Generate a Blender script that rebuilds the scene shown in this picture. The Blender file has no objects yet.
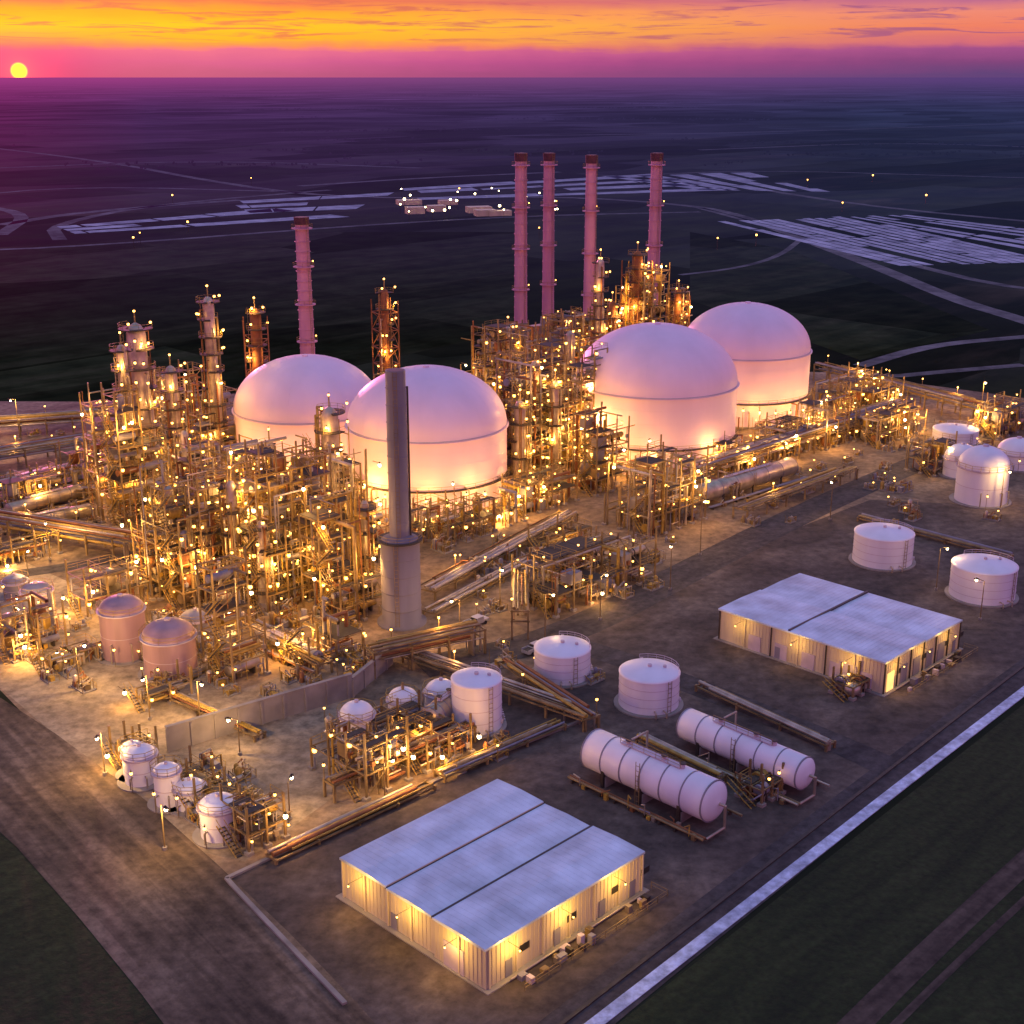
import bpy, math, random
from mathutils import Vector
R=random.Random(7)
F=1350.0; P=math.atan(437/F); SP,CP=math.sin(P),math.cos(P); H=100.0
TH=math.radians(45)
# survey helper: ground-plane (z=0) coordinates in metres, measured from the photo
def G(x,y):
    u=(x-512)/F; v=(y-512)/F; t=H/(SP+v*CP)
    return Vector((u*t,(CP-v*SP)*t))
def mpp(p): return (p.y*CP+H*SP)/F
def hgt(Y,ytop):
    v=(ytop-512)/F
    return H-Y*(SP+v*CP)/(CP-v*SP)
def plumb(c,h,k=.6):   # plumb-line correction of a base position for tall things
    return Vector((c.x*(1-k*h*SP/(mpp(c)*F)),c.y))

# ---------------- materials
M={}
def mat(name,col,rough=.6,metal=0,ns=1.0,amt=.25,col2=None,bump=0,emit=None,es=0,streak=False):
    m=bpy.data.materials.new(name); m.use_nodes=True; nt=m.node_tree; b=nt.nodes['Principled BSDF']
    b.inputs['Roughness'].default_value=rough; b.inputs['Metallic'].default_value=metal
    tc=nt.nodes.new('ShaderNodeTexCoord'); n=nt.nodes.new('ShaderNodeTexNoise'); n.inputs['Scale'].default_value=ns; n.inputs['Detail'].default_value=4
    mp=nt.nodes.new('ShaderNodeMapping'); nt.links.new(tc.outputs['Object'],mp.inputs[0]); nt.links.new(mp.outputs[0],n.inputs['Vector'])
    if streak: mp.inputs['Scale'].default_value=(1,1,.12)
    r=nt.nodes.new('ShaderNodeValToRGB'); r.color_ramp.elements[0].position=.3; r.color_ramp.elements[1].position=.7
    c2=col2 or tuple(c*(1-amt) for c in col)
    r.color_ramp.elements[0].color=(*c2,1); r.color_ramp.elements[1].color=(*col,1)
    nt.links.new(n.outputs[0],r.inputs[0]); nt.links.new(r.outputs[0],b.inputs['Base Color'])
    if bump:
        bp=nt.nodes.new('ShaderNodeBump'); bp.inputs['Strength'].default_value=bump; nt.links.new(n.outputs[0],bp.inputs['Height']); nt.links.new(bp.outputs[0],b.inputs['Normal'])
    if emit:
        b.inputs['Emission Color'].default_value=(*emit,1); b.inputs['Emission Strength'].default_value=es
        m.cycles.emission_sampling='NONE'
    M[name]=m; return m
mat('painted_steel',(.38,.27,.12),.5,.2,.35,.65)
mat('dark_steel',(.08,.065,.05),.6,.3,.8,.5)
mat('aluminium_cladding',(.58,.5,.38),.35,.55,.4,.5)
mat('rusty_pipe',(.32,.13,.045),.6,.2,.5,.5)
mat('yellow_paint',(.48,.31,.05),.5,0,.8,.5)
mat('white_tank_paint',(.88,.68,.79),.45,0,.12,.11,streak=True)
mat('small_tank_paint',(.82,.83,.88),.42,0,.2,.16,streak=True)
mat('tank_seam',(.56,.48,.54),.5,0,.5,.2)
mat('grey_tank_paint',(.27,.26,.31),.5,.1,.3,.35,streak=True)
mat('brown_tank_paint',(.46,.3,.32),.5,.1,.3,.35,streak=True)
mat('stack_sunset_tint',(.72,.34,.5),.5,0,.2,.3,streak=True)  # pink of the sunset light mixed into the stack's base colour
mat('stack_soot',(.12,.04,.06),.8,0,.5,.4)
mat('concrete',(.34,.31,.27),.85,0,.25,.4,bump=.1)
mat('stack_concrete',(.2,.19,.23),.8,0,.25,.35,streak=True)
mat('grating',(.075,.062,.045),.7,.3,2,.3)
mat('roof_sheet',(.74,.88,.98),.4,.1,.2,.45)
mat('wall_sheet',(.7,.61,.40),.55,.05,.3,.25,streak=True)
mat('opening_dark',(.03,.028,.025),.4)
mat('lit_window',(.8,.6,.3),.4,emit=(1,.55,.15),es=1.4)
mat('lamp_glass',(.9,.8,.5),.4,emit=(1,.46,.08),es=8)
mat('white_lamp_glass',(.9,.9,.8),.4,emit=(1,.78,.4),es=14)
mat('red_lamp_glass',(.9,.2,.1),.4,emit=(1,.15,.08),es=3)
mat('vehicle_paint',(.5,.5,.5),.3,.3,1,.1)
mat('tyre',(.02,.02,.02),.8)
AMB=(1,.48,.11)

# ---------------- mesh builder
class B:
    def __init__(s): s.v=[];s.f=[];s.m=[];s.s=[];s.slots=[];s.L=[]
    def mi(s,n):
        if n not in s.slots: s.slots.append(n)
        return s.slots.index(n)
    def add(s,vs,fs,m,sm=False):
        o=len(s.v); s.v+=vs; k=s.mi(m)
        for f in fs: s.f.append([i+o for i in f]); s.m.append(k); s.s.append(sm)
    def box(s,x,y,z,sx,sy,sz,m='painted_steel',r=0):   # z = bottom
        c,n=math.cos(r),math.sin(r); vs=[]
        for dz in (0,sz):
            for dx,dy in ((-1,-1),(1,-1),(1,1),(-1,1)):
                a=dx*sx/2;b=dy*sy/2; vs.append((x+a*c-b*n,y+a*n+b*c,z+dz))
        s.add(vs,[(3,2,1,0),(4,5,6,7),(0,1,5,4),(1,2,6,5),(2,3,7,6),(3,0,4,7)],m)
    def cyl(s,p,q,r,m='aluminium_cladding',n=8,r2=None,caps=True,sm=True):
        p=Vector(p);q=Vector(q);d=(q-p)
        if d.length<1e-4: return
        d.normalize(); a=d.orthogonal().normalized(); b=d.cross(a); r2=r if r2 is None else r2
        vs=[]
        for c,rr in ((p,r),(q,r2)):
            for i in range(n):
                t=2*math.pi*i/n; vs.append(tuple(c+(a*math.cos(t)+b*math.sin(t))*rr))
        s.add(vs,[(i,(i+1)%n,n+(i+1)%n,n+i) for i in range(n)],m,sm)
        if caps: s.add(vs,[tuple(range(n))[::-1],tuple(range(n,2*n))],m)
    def beam(s,p,q,w,m='painted_steel'): s.cyl(p,q,w*.7,m,4,caps=False,sm=False)
    def path(s,pts,r,m,n=6):
        for a,b in zip(pts,pts[1:]): s.cyl(a,b,r,m,n,caps=False)
        for c in pts[1:-1]: s.ball(c,r*1.12,m,6,3)
    def lathe(s,x,y,prof,m,n=32,sm=True):
        vs=[]
        for (r,z) in prof:
            for i in range(n):
                t=2*math.pi*i/n; vs.append((x+r*math.cos(t),y+r*math.sin(t),z))
        fs=[]
        for k in range(len(prof)-1):
            for i in range(n): fs.append((k*n+i,k*n+(i+1)%n,(k+1)*n+(i+1)%n,(k+1)*n+i))
        s.add(vs,fs,m,sm)
    def ball(s,c,r,m,n=8,k=4):
        vs=[];fs=[]
        for j in range(k+1):
            a=math.pi*j/k-math.pi/2
            for i in range(n):
                t=2*math.pi*i/n; vs.append((c[0]+r*math.cos(a)*math.cos(t),c[1]+r*math.cos(a)*math.sin(t),c[2]+r*math.sin(a)))
        for j in range(k):
            for i in range(n): fs.append((j*n+i,j*n+(i+1)%n,(j+1)*n+(i+1)%n,(j+1)*n+i))
        s.add(vs,fs,m,True)
    def bulb(s,x,y,z,r=.27,m='lamp_glass',light=0,col=AMB):
        s.cyl((x,y,z+r*.8),(x,y,z+r*1.8),r*.6,'dark_steel',4,caps=False)
        s.ball((x,y,z),r,m,6,4)
        if light: s.L.append((x,y,z-.5,light,col))
    def rail(s,pts,z,m='yellow_paint',h=1.1):
        for a,b in zip(pts,pts[1:]):
            a=Vector((a[0],a[1],z));b=Vector((b[0],b[1],z)); up=Vector((0,0,h))
            s.beam(a+up,b+up,.07,m); s.beam(a+up*.5,b+up*.5,.05,m)
            n=max(1,int((b-a).length/2))
            for i in range(n+1):
                c=a.lerp(b,i/n); s.beam(c,c+up,.06,m)
    def ring(s,x,y,r0,r1,z,m='grating',n=20,rail=True,a0=0,a1=2*math.pi):
        k=n; vs=[]
        for i in range(k+1):
            t=a0+(a1-a0)*i/k; c,q=math.cos(t),math.sin(t)
            vs+=[(x+r0*c,y+r0*q,z),(x+r1*c,y+r1*q,z),(x+r1*c,y+r1*q,z-.25),(x+r0*c,y+r0*q,z-.25)]
        fs=[]
        for i in range(k):
            o=4*i;o2=o+4
            for j in range(4): fs.append((o+j,o+(j+1)%4,o2+(j+1)%4,o2+j))
        s.add(vs,fs,m)
        if rail: s.rail([(vs[4*i+1][0],vs[4*i+1][1]) for i in range(0,k+1,2)],z,h=1.2)
    def ladder(s,x,y,z0,z1,ang):
        dx,dy=-math.sin(ang)*.35,math.cos(ang)*.35
        s.beam((x+dx,y+dy,z0),(x+dx,y+dy,z1),.08); s.beam((x-dx,y-dy,z0),(x-dx,y-dy,z1),.08)
        z=z0
        while z<z1: s.beam((x+dx,y+dy,z),(x-dx,y-dy,z),.06); z+=.8
    def done(s,name,loc=(0,0),rot=0,z=0):
        me=bpy.data.meshes.new(name); me.from_pydata(s.v,[],s.f)
        for n in s.slots: me.materials.append(M[n])
        me.polygons.foreach_set('material_index',s.m); me.polygons.foreach_set('use_smooth',s.s); me.update()
        o=bpy.data.objects.new(name,me); bpy.context.collection.objects.link(o)
        o.location=(loc[0],loc[1],z); o.rotation_euler[2]=rot
        for (x,y,zz,e,c) in s.L:
            l=bpy.data.lights.new('lamp','POINT'); l.energy=e; l.color=c; l.shadow_soft_size=.36
            lo=bpy.data.objects.new('lamp_light',l); bpy.context.collection.objects.link(lo); lo.parent=o; lo.location=(x,y,zz)
        return o

# ---------------- terrain & sheets
def sheet(name,pts,z,m,world=False):
    pts=[Vector(p) if world else G(*p) for p in pts]
    me=bpy.data.meshes.new(name); me.from_pydata([(p.x,p.y,z) for p in pts],[],[tuple(range(len(pts)))])
    if me.polygons[0].normal.z<0: me.flip_normals()
    me.materials.append(m); o=bpy.data.objects.new(name,me); bpy.context.collection.objects.link(o); return o
def strip(name,pts,w,z,m,h=0):
    pts=[G(*p) for p in pts]
    if len(pts)>2:   # smooth the centre line
        for _ in range(2):
            q=[pts[0]]
            for a,b in zip(pts,pts[1:]): q+=[a.lerp(b,.25),a.lerp(b,.75)]
            pts=q+[pts[-1]]
    L=[];Rr=[]
    for i,p in enumerate(pts):
        a=pts[max(i-1,0)];b=pts[min(i+1,len(pts)-1)]; d=(b-a).normalized(); n=Vector((-d.y,d.x))*w/2
        L.append(p+n);Rr.append(p-n)
    vs=[];fs=[]
    for l,r in zip(L,Rr): vs+=[(l.x,l.y,z+h),(r.x,r.y,z+h),(r.x,r.y,0),(l.x,l.y,0)]
    for i in range(len(pts)-1):
        o=4*i; fs.append((o+1,o+5,o+4,o))
        if h: fs+= [(o+1,o+2,o+6,o+5),(o+3,o,o+4,o+7)]
    if h: fs+=[(0,3,2,1),tuple(4*(len(pts)-1)+k for k in (0,1,2,3))]
    me=bpy.data.meshes.new(name); me.from_pydata(vs,[],fs); me.materials.append(m)
    o=bpy.data.objects.new(name,me); bpy.context.collection.objects.link(o); return o

def gmat(name,cols,scale=.02,stretch=None,rough=.9,haze=True,fine=.6,bump=.3,rot=TH,patch=0,ruts=0):
    m=bpy.data.materials.new(name); m.use_nodes=True; nt=m.node_tree; N=nt.nodes.new; L=nt.links.new
    b=nt.nodes['Principled BSDF']; b.inputs['Roughness'].default_value=rough; b.inputs['Specular IOR Level'].default_value=0 if haze else .3
    g=N('ShaderNodeNewGeometry')
    mp=N('ShaderNodeMapping'); mp.vector_type='TEXTURE'; mp.inputs['Rotation'].default_value=(0,0,rot)
    L(g.outputs['Position'],mp.inputs[0])
    mp2=N('ShaderNodeMapping'); mp2.inputs['Scale'].default_value=stretch or (1,1,1); L(mp.outputs[0],mp2.inputs[0])
    n=N('ShaderNodeTexNoise'); n.inputs['Scale'].default_value=scale; n.inputs['Detail'].default_value=8; n.inputs['Roughness'].default_value=.65; n.inputs['Distortion'].default_value=.35; L(mp2.outputs[0],n.inputs['Vector'])
    r=N('ShaderNodeValToRGB'); e=r.color_ramp.elements
    e[0].position=.34;e[0].color=(*cols[0],1); e[1].position=.66;e[1].color=(*cols[-1],1)
    for i,c in enumerate(cols[1:-1]): q=e.new(.34+.32*(i+1)/(len(cols)-1)); q.color=(*c,1)
    L(n.outputs[0],r.inputs[0])
    n2=N('ShaderNodeTexNoise'); n2.inputs['Scale'].default_value=fine; n2.inputs['Detail'].default_value=6; n2.inputs['Roughness'].default_value=.65; L(g.outputs['Position'],n2.inputs['Vector'])
    mr=N('ShaderNodeMapRange'); mr.inputs[1].default_value=.3;mr.inputs[2].default_value=.7; mr.inputs[3].default_value=.5; mr.inputs[4].default_value=1.35; L(n2.outputs[0],mr.inputs[0])
    mx=N('ShaderNodeVectorMath'); mx.operation='SCALE'; L(r.outputs[0],mx.inputs[0]); L(mr.outputs[0],mx.inputs['Scale'])
    out=mx.outputs[0]
    if ruts:   # wheel ruts worn along the direction of travel, wandering and fading in and out
        wv=N('ShaderNodeTexNoise'); wv.inputs['Scale'].default_value=ruts; wv.inputs['Detail'].default_value=2; wv.inputs['Distortion'].default_value=.4
        m3=N('ShaderNodeMapping'); m3.inputs['Scale'].default_value=(.035,1,1); L(mp.outputs[0],m3.inputs[0]); L(m3.outputs[0],wv.inputs['Vector'])
        r3=N('ShaderNodeMapRange'); r3.interpolation_type='SMOOTHSTEP'; r3.inputs[1].default_value=.35;r3.inputs[2].default_value=.68; r3.inputs[3].default_value=.68; r3.inputs[4].default_value=1.2; L(wv.outputs[0],r3.inputs[0])
        sc=N('ShaderNodeVectorMath'); sc.operation='SCALE'; L(out,sc.inputs[0]); L(r3.outputs[0],sc.inputs['Scale']); out=sc.outputs[0]
    haze_patch=None
    if patch:   # field parcels
        vo=N('ShaderNodeTexVoronoi'); vo.distance='CHEBYCHEV'; vo.inputs['Scale'].default_value=patch; vo.inputs['Randomness'].default_value=.85
        m3=N('ShaderNodeMapping'); m3.inputs['Scale'].default_value=(1,2.2,0); L(mp.outputs[0],m3.inputs[0]); L(m3.outputs[0],vo.inputs['Vector'])
        sp=N('ShaderNodeSeparateXYZ'); L(vo.outputs['Color'],sp.inputs[0])
        r3=N('ShaderNodeMapRange'); r3.inputs[3].default_value=.55; r3.inputs[4].default_value=1.45; L(sp.outputs[0],r3.inputs[0])
        sc=N('ShaderNodeVectorMath'); sc.operation='SCALE'; L(out,sc.inputs[0]); L(r3.outputs[0],sc.inputs['Scale']); out=sc.outputs[0]
        r4=N('ShaderNodeMapRange'); r4.inputs[3].default_value=.76; r4.inputs[4].default_value=1.18; L(sp.outputs[0],r4.inputs[0]); haze_patch=r4.outputs[0]
    L(out,b.inputs['Base Color'])
    if bump:
        bp=N('ShaderNodeBump'); bp.inputs['Strength'].default_value=bump; bp.inputs['Distance'].default_value=.3; L(n2.outputs[0],bp.inputs['Height']); L(bp.outputs[0],b.inputs['Normal'])
    if haze:  # distance haze painted on as emission, magenta towards the sun (world position only)
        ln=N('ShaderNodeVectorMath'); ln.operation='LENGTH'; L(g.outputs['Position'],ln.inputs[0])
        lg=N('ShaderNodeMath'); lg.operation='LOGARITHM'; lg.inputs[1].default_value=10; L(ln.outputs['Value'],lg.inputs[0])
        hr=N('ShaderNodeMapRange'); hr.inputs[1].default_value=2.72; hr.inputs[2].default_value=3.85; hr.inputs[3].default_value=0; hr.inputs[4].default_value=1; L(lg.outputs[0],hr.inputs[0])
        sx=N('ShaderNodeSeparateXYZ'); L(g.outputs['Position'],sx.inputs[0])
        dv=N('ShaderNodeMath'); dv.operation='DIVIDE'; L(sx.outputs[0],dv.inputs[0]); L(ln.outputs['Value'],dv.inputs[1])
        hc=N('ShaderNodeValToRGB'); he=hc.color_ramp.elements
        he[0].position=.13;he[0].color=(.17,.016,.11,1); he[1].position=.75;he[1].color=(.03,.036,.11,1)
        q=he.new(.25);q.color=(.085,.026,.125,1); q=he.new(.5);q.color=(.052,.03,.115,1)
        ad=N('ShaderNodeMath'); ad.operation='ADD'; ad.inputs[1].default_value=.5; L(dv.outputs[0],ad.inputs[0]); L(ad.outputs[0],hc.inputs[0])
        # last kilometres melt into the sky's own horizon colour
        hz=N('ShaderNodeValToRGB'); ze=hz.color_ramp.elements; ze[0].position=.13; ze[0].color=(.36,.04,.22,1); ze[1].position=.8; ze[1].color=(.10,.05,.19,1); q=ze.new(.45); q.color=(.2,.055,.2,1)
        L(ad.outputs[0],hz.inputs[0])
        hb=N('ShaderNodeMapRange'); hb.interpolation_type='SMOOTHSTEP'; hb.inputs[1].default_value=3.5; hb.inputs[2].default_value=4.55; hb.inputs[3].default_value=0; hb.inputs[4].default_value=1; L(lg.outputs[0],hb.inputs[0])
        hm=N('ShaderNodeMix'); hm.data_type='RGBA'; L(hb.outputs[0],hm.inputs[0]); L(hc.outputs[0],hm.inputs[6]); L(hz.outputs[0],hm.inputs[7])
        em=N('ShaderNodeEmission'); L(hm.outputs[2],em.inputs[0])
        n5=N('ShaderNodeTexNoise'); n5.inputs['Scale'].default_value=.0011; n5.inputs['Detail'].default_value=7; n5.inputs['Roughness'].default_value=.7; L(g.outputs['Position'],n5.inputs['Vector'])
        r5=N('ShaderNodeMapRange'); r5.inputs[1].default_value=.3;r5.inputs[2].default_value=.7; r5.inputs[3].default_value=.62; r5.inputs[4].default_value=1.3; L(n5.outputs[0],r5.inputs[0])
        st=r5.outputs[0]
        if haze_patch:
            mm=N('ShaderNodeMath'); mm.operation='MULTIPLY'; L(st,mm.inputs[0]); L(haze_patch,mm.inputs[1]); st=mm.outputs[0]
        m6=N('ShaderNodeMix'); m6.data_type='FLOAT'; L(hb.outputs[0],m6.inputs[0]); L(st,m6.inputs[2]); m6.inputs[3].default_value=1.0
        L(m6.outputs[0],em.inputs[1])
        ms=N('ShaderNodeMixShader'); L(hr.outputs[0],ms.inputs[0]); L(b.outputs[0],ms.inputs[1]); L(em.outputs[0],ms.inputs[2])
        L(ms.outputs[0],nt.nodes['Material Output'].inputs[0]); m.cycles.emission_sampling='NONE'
    M[name]=m; return m
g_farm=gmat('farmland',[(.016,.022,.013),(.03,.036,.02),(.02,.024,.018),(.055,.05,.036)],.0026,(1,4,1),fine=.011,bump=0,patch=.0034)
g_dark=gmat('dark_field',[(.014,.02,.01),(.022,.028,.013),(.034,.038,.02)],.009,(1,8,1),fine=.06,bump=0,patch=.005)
g_green=gmat('grass_field',[(.01,.02,.005),(.019,.032,.008),(.03,.044,.013)],.04,(1,7,1),haze=False,fine=.9,bump=.6)
g_yard=gmat('gravel_yard_surface',[(.10,.07,.045),(.22,.155,.095),(.33,.24,.145)],.035,(1,1.5,1),haze=False,fine=.5)
g_lot=gmat('concrete_lot_surface',[(.17,.13,.085),(.31,.245,.16),(.42,.34,.225)],.05,haze=False,fine=.5)
g_asph=gmat('asphalt_yard_surface',[(.055,.042,.035),(.1,.075,.06),(.17,.13,.1)],.045,(1,1.7,1),haze=False,fine=.45)
g_road=gmat('road_surface',[(.045,.038,.038),(.095,.08,.074)],.06,(1,5,1),haze=False)
g_dirt=gmat('dirt_road_surface',[(.06,.043,.03),(.14,.1,.066),(.21,.155,.105)],.09,(.5,1,1),haze=False,rot=math.radians(-51),ruts=.6)
g_dirt2=gmat('dirt_track_surface',[(.05,.038,.028),(.1,.075,.055)],.12,(.4,1,1),haze=False,rot=TH,ruts=.8)
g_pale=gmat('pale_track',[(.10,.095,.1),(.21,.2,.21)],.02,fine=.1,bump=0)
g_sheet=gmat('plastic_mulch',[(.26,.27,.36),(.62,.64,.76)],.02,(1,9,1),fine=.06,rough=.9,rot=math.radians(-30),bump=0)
g_chan=gmat('channel_concrete',[(.34,.4,.54),(.72,.8,.95)],.2,haze=False,rough=.45)
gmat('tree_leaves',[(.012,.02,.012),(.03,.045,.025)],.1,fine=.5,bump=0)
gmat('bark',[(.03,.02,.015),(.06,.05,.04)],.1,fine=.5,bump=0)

S=60000
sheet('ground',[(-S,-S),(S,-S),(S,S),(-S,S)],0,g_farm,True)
sheet('field',[(-600,1500),(-600,500),(0,790),(262,1040),(560,1500)],.02,g_green)
sheet('field',[(560,1300),(618,1024),(1024,704),(1500,350),(2200,500)],.02,g_green)
sheet('field',[(-100,400),(-100,252),(330,232),(520,232),(520,330),(200,400)],.03,g_dark)
sheet('field',[(690,300),(690,232),(790,250),(990,330),(860,360)],.03,g_dark)
sheet('gravel_yard',[(-500,560),(-300,400),(140,402),(480,372),(830,372),(1024,398),(1400,420),(1024,684),(600,1022),(560,1200),(300,1000),(0,690)],.03,g_yard)
sheet('concrete_lot',[(-150,600),(20,560),(130,610),(240,690),(330,660),(350,700),(330,800),(245,862),(190,850),(0,688),(-200,640)],.045,g_lot)
sheet('asphalt_yard',[(228,880),(440,780),(500,690),(690,570),(870,500),(1300,520),(1024,684),(600,1022),(480,1130),(330,990)],.05,g_asph)
strip('dirt_road',[(-400,500),(0,740),(280,1020),(480,1330)],19,.06,g_dirt)
strip('road',[(330,1230),(560,1034),(1005,688),(1400,400)],6.5,.065,g_road)
strip('road',[(420,668),(560,640),(700,565),(840,495),(1000,430)],9,.07,g_road)
strip('road',[(-60,585),(120,560),(200,535)],5,.075,g_road)
strip('road',[(560,640),(640,665),(830,740),(905,775)],6,.08,g_road)
strip('drainage_channel',[(430,1150),(590,1029),(1024,690),(1500,330)],1.7,.03,g_chan,.12)
strip('drainage_channel',[(330,1200),(575,1016),(1010,676),(1400,380)],.5,.05,M['dark_steel'],.2)
strip('kerb',[(345,1005),(226,880),(228,879),(440,778),(590,718)],.6,.05,M['concrete'],.3)
strip('dirt_track',[(830,1050),(930,950),(1060,830)],3.2,.04,g_dirt2)
strip('dirt_track',[(870,1050),(960,960),(1090,840)],1.0,.05,g_dirt2)
for pts,w in [([(1200,380),(1024,320),(960,302),(880,268),(800,238),(740,215),(690,205),(560,196),(360,199),(240,187),(100,160),(-80,140)],10),
              ([(1200,300),(1024,292),(900,262),(790,232),(700,208)],7),
              ([(860,366),(930,345),(1024,337),(1150,325)],6),([(680,275),(740,268),(780,256),(800,240)],4),
              ([(-60,252),(90,246),(350,226),(520,216),(700,212)],7),([(-60,198),(80,186),(300,192)],8),
              ([(560,184),(700,178),(850,205),(1100,228)],9),([(0,225),(80,212),(240,200)],12),([(1024,365),(940,372),(880,378),(830,368)],5),
              ([(620,176),(760,170),(960,176),(1100,180)],7),([(0,235),(30,215),(-20,205)],10),([(60,240),(50,225),(150,205),(330,190)],9),([(300,186),(420,178),(560,172)],12),([(-50,170),(200,160),(420,168)],12),([(700,150),(900,142),(1100,150)],14),([(-80,128),(300,120),(700,124)],20),([(500,136),(800,132),(1100,120)],18)]:
    strip('road',pts,w,.08,g_pale)
def crop(a,b,c,d,n,g=.35):
    a,b,c,d=[G(*p) for p in (a,b,c,d)]
    vs=[];fs=[]
    for i in range(n):
        x=R.uniform(0,.05)
        while x<.97:
            x1=min(1,x+R.uniform(.15,.6)); t0=i/n;t1=(i+1-g*R.uniform(.4,1.3))/n
            if R.random()<.9:
                o=len(vs)
                for (t,s_) in ((t0,x),(t0,x1),(t1,x1),(t1,x)):
                    p=a.lerp(b,s_).lerp(d.lerp(c,s_),t); vs.append((p.x,p.y,.14))
                fs.append((o,o+1,o+2,o+3))
            x=x1+R.uniform(.006,.02)
    me=bpy.data.meshes.new('plastic_covered_field'); me.from_pydata(vs,[],fs)
    me.materials.append(g_sheet); o=bpy.data.objects.new('plastic_covered_field',me); bpy.context.collection.objects.link(o)
crop((715,221),(900,266),(1060,262),(850,216),13,.25)
crop((850,217),(1030,250),(1130,240),(900,214),6,.4)
crop((350,217),(75,234),(55,226),(270,208),3,.3)
crop((360,209),(250,213),(225,200),(400,190),3,.4)
crop((740,190),(420,200),(400,188),(640,172),4,.5)
crop((600,176),(700,190),(840,192),(760,172),5,.45)
def yard_lights():   # far-off yard with a cluster of lamps
    b=B(); rr=random.Random(5)
    for i in range(26):
        p=G(rr.uniform(400,560),rr.uniform(196,222)); b.cyl((p.x,p.y,0),(p.x,p.y,8),.15,'dark_steel',4); b.bulb(p.x,p.y,7,rr.uniform(.5,1.1),'white_lamp_glass')
    for i in range(14):
        p=G(rr.uniform(90,1000),rr.uniform(180,250)); b.cyl((p.x,p.y,0),(p.x,p.y,8),.15,'dark_steel',4); b.bulb(p.x,p.y,7,rr.uniform(.4,.8))
    for i in range(7):
        p=G(rr.uniform(400,500),rr.uniform(200,216)); b.box(p.x,p.y,0,rr.uniform(10,22),rr.uniform(7,12),rr.uniform(3,5),'wall_sheet',.3)
    b.done('distant_yard')
yard_lights()

def tree_mass():
    b=B(); rr=random.Random(3)
    lines=[((-100,150),(600,152)),((300,140),(1100,146)),((-100,135),(500,130)),((500,158),(1100,154)),((300,118),(1100,122)),((-100,112),(700,108)),((600,104),(1100,100)),((-100,98),(500,96)),((700,166),(1100,168)),((0,168),(420,163))]
    for a,c in lines:
        a=G(*a);c=G(*c); n=int(min(420,(c-a).length/9)); r0=max(2.2,a.y/1500)
        for i in range(n):
            if math.sin(i*.05+a.x)+rr.random()*.9<.1: continue
            p=a.lerp(c,(i+rr.random())/n)+Vector((rr.gauss(0,8),rr.gauss(0,60)*abs(math.sin(i*.11)))); r=rr.uniform(.7,1.3)*r0
            b.cyl((p.x,p.y,0),(p.x,p.y,r*.8),.3,'bark',4,caps=False)
            for k in range(3): b.ball((p.x+rr.gauss(0,r*.8),p.y+rr.gauss(0,r*.5),r*rr.uniform(.4,1.1)),r*rr.uniform(.4,.7),'tree_leaves',5,3)
    b.done('distant_trees')
tree_mass()

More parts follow.
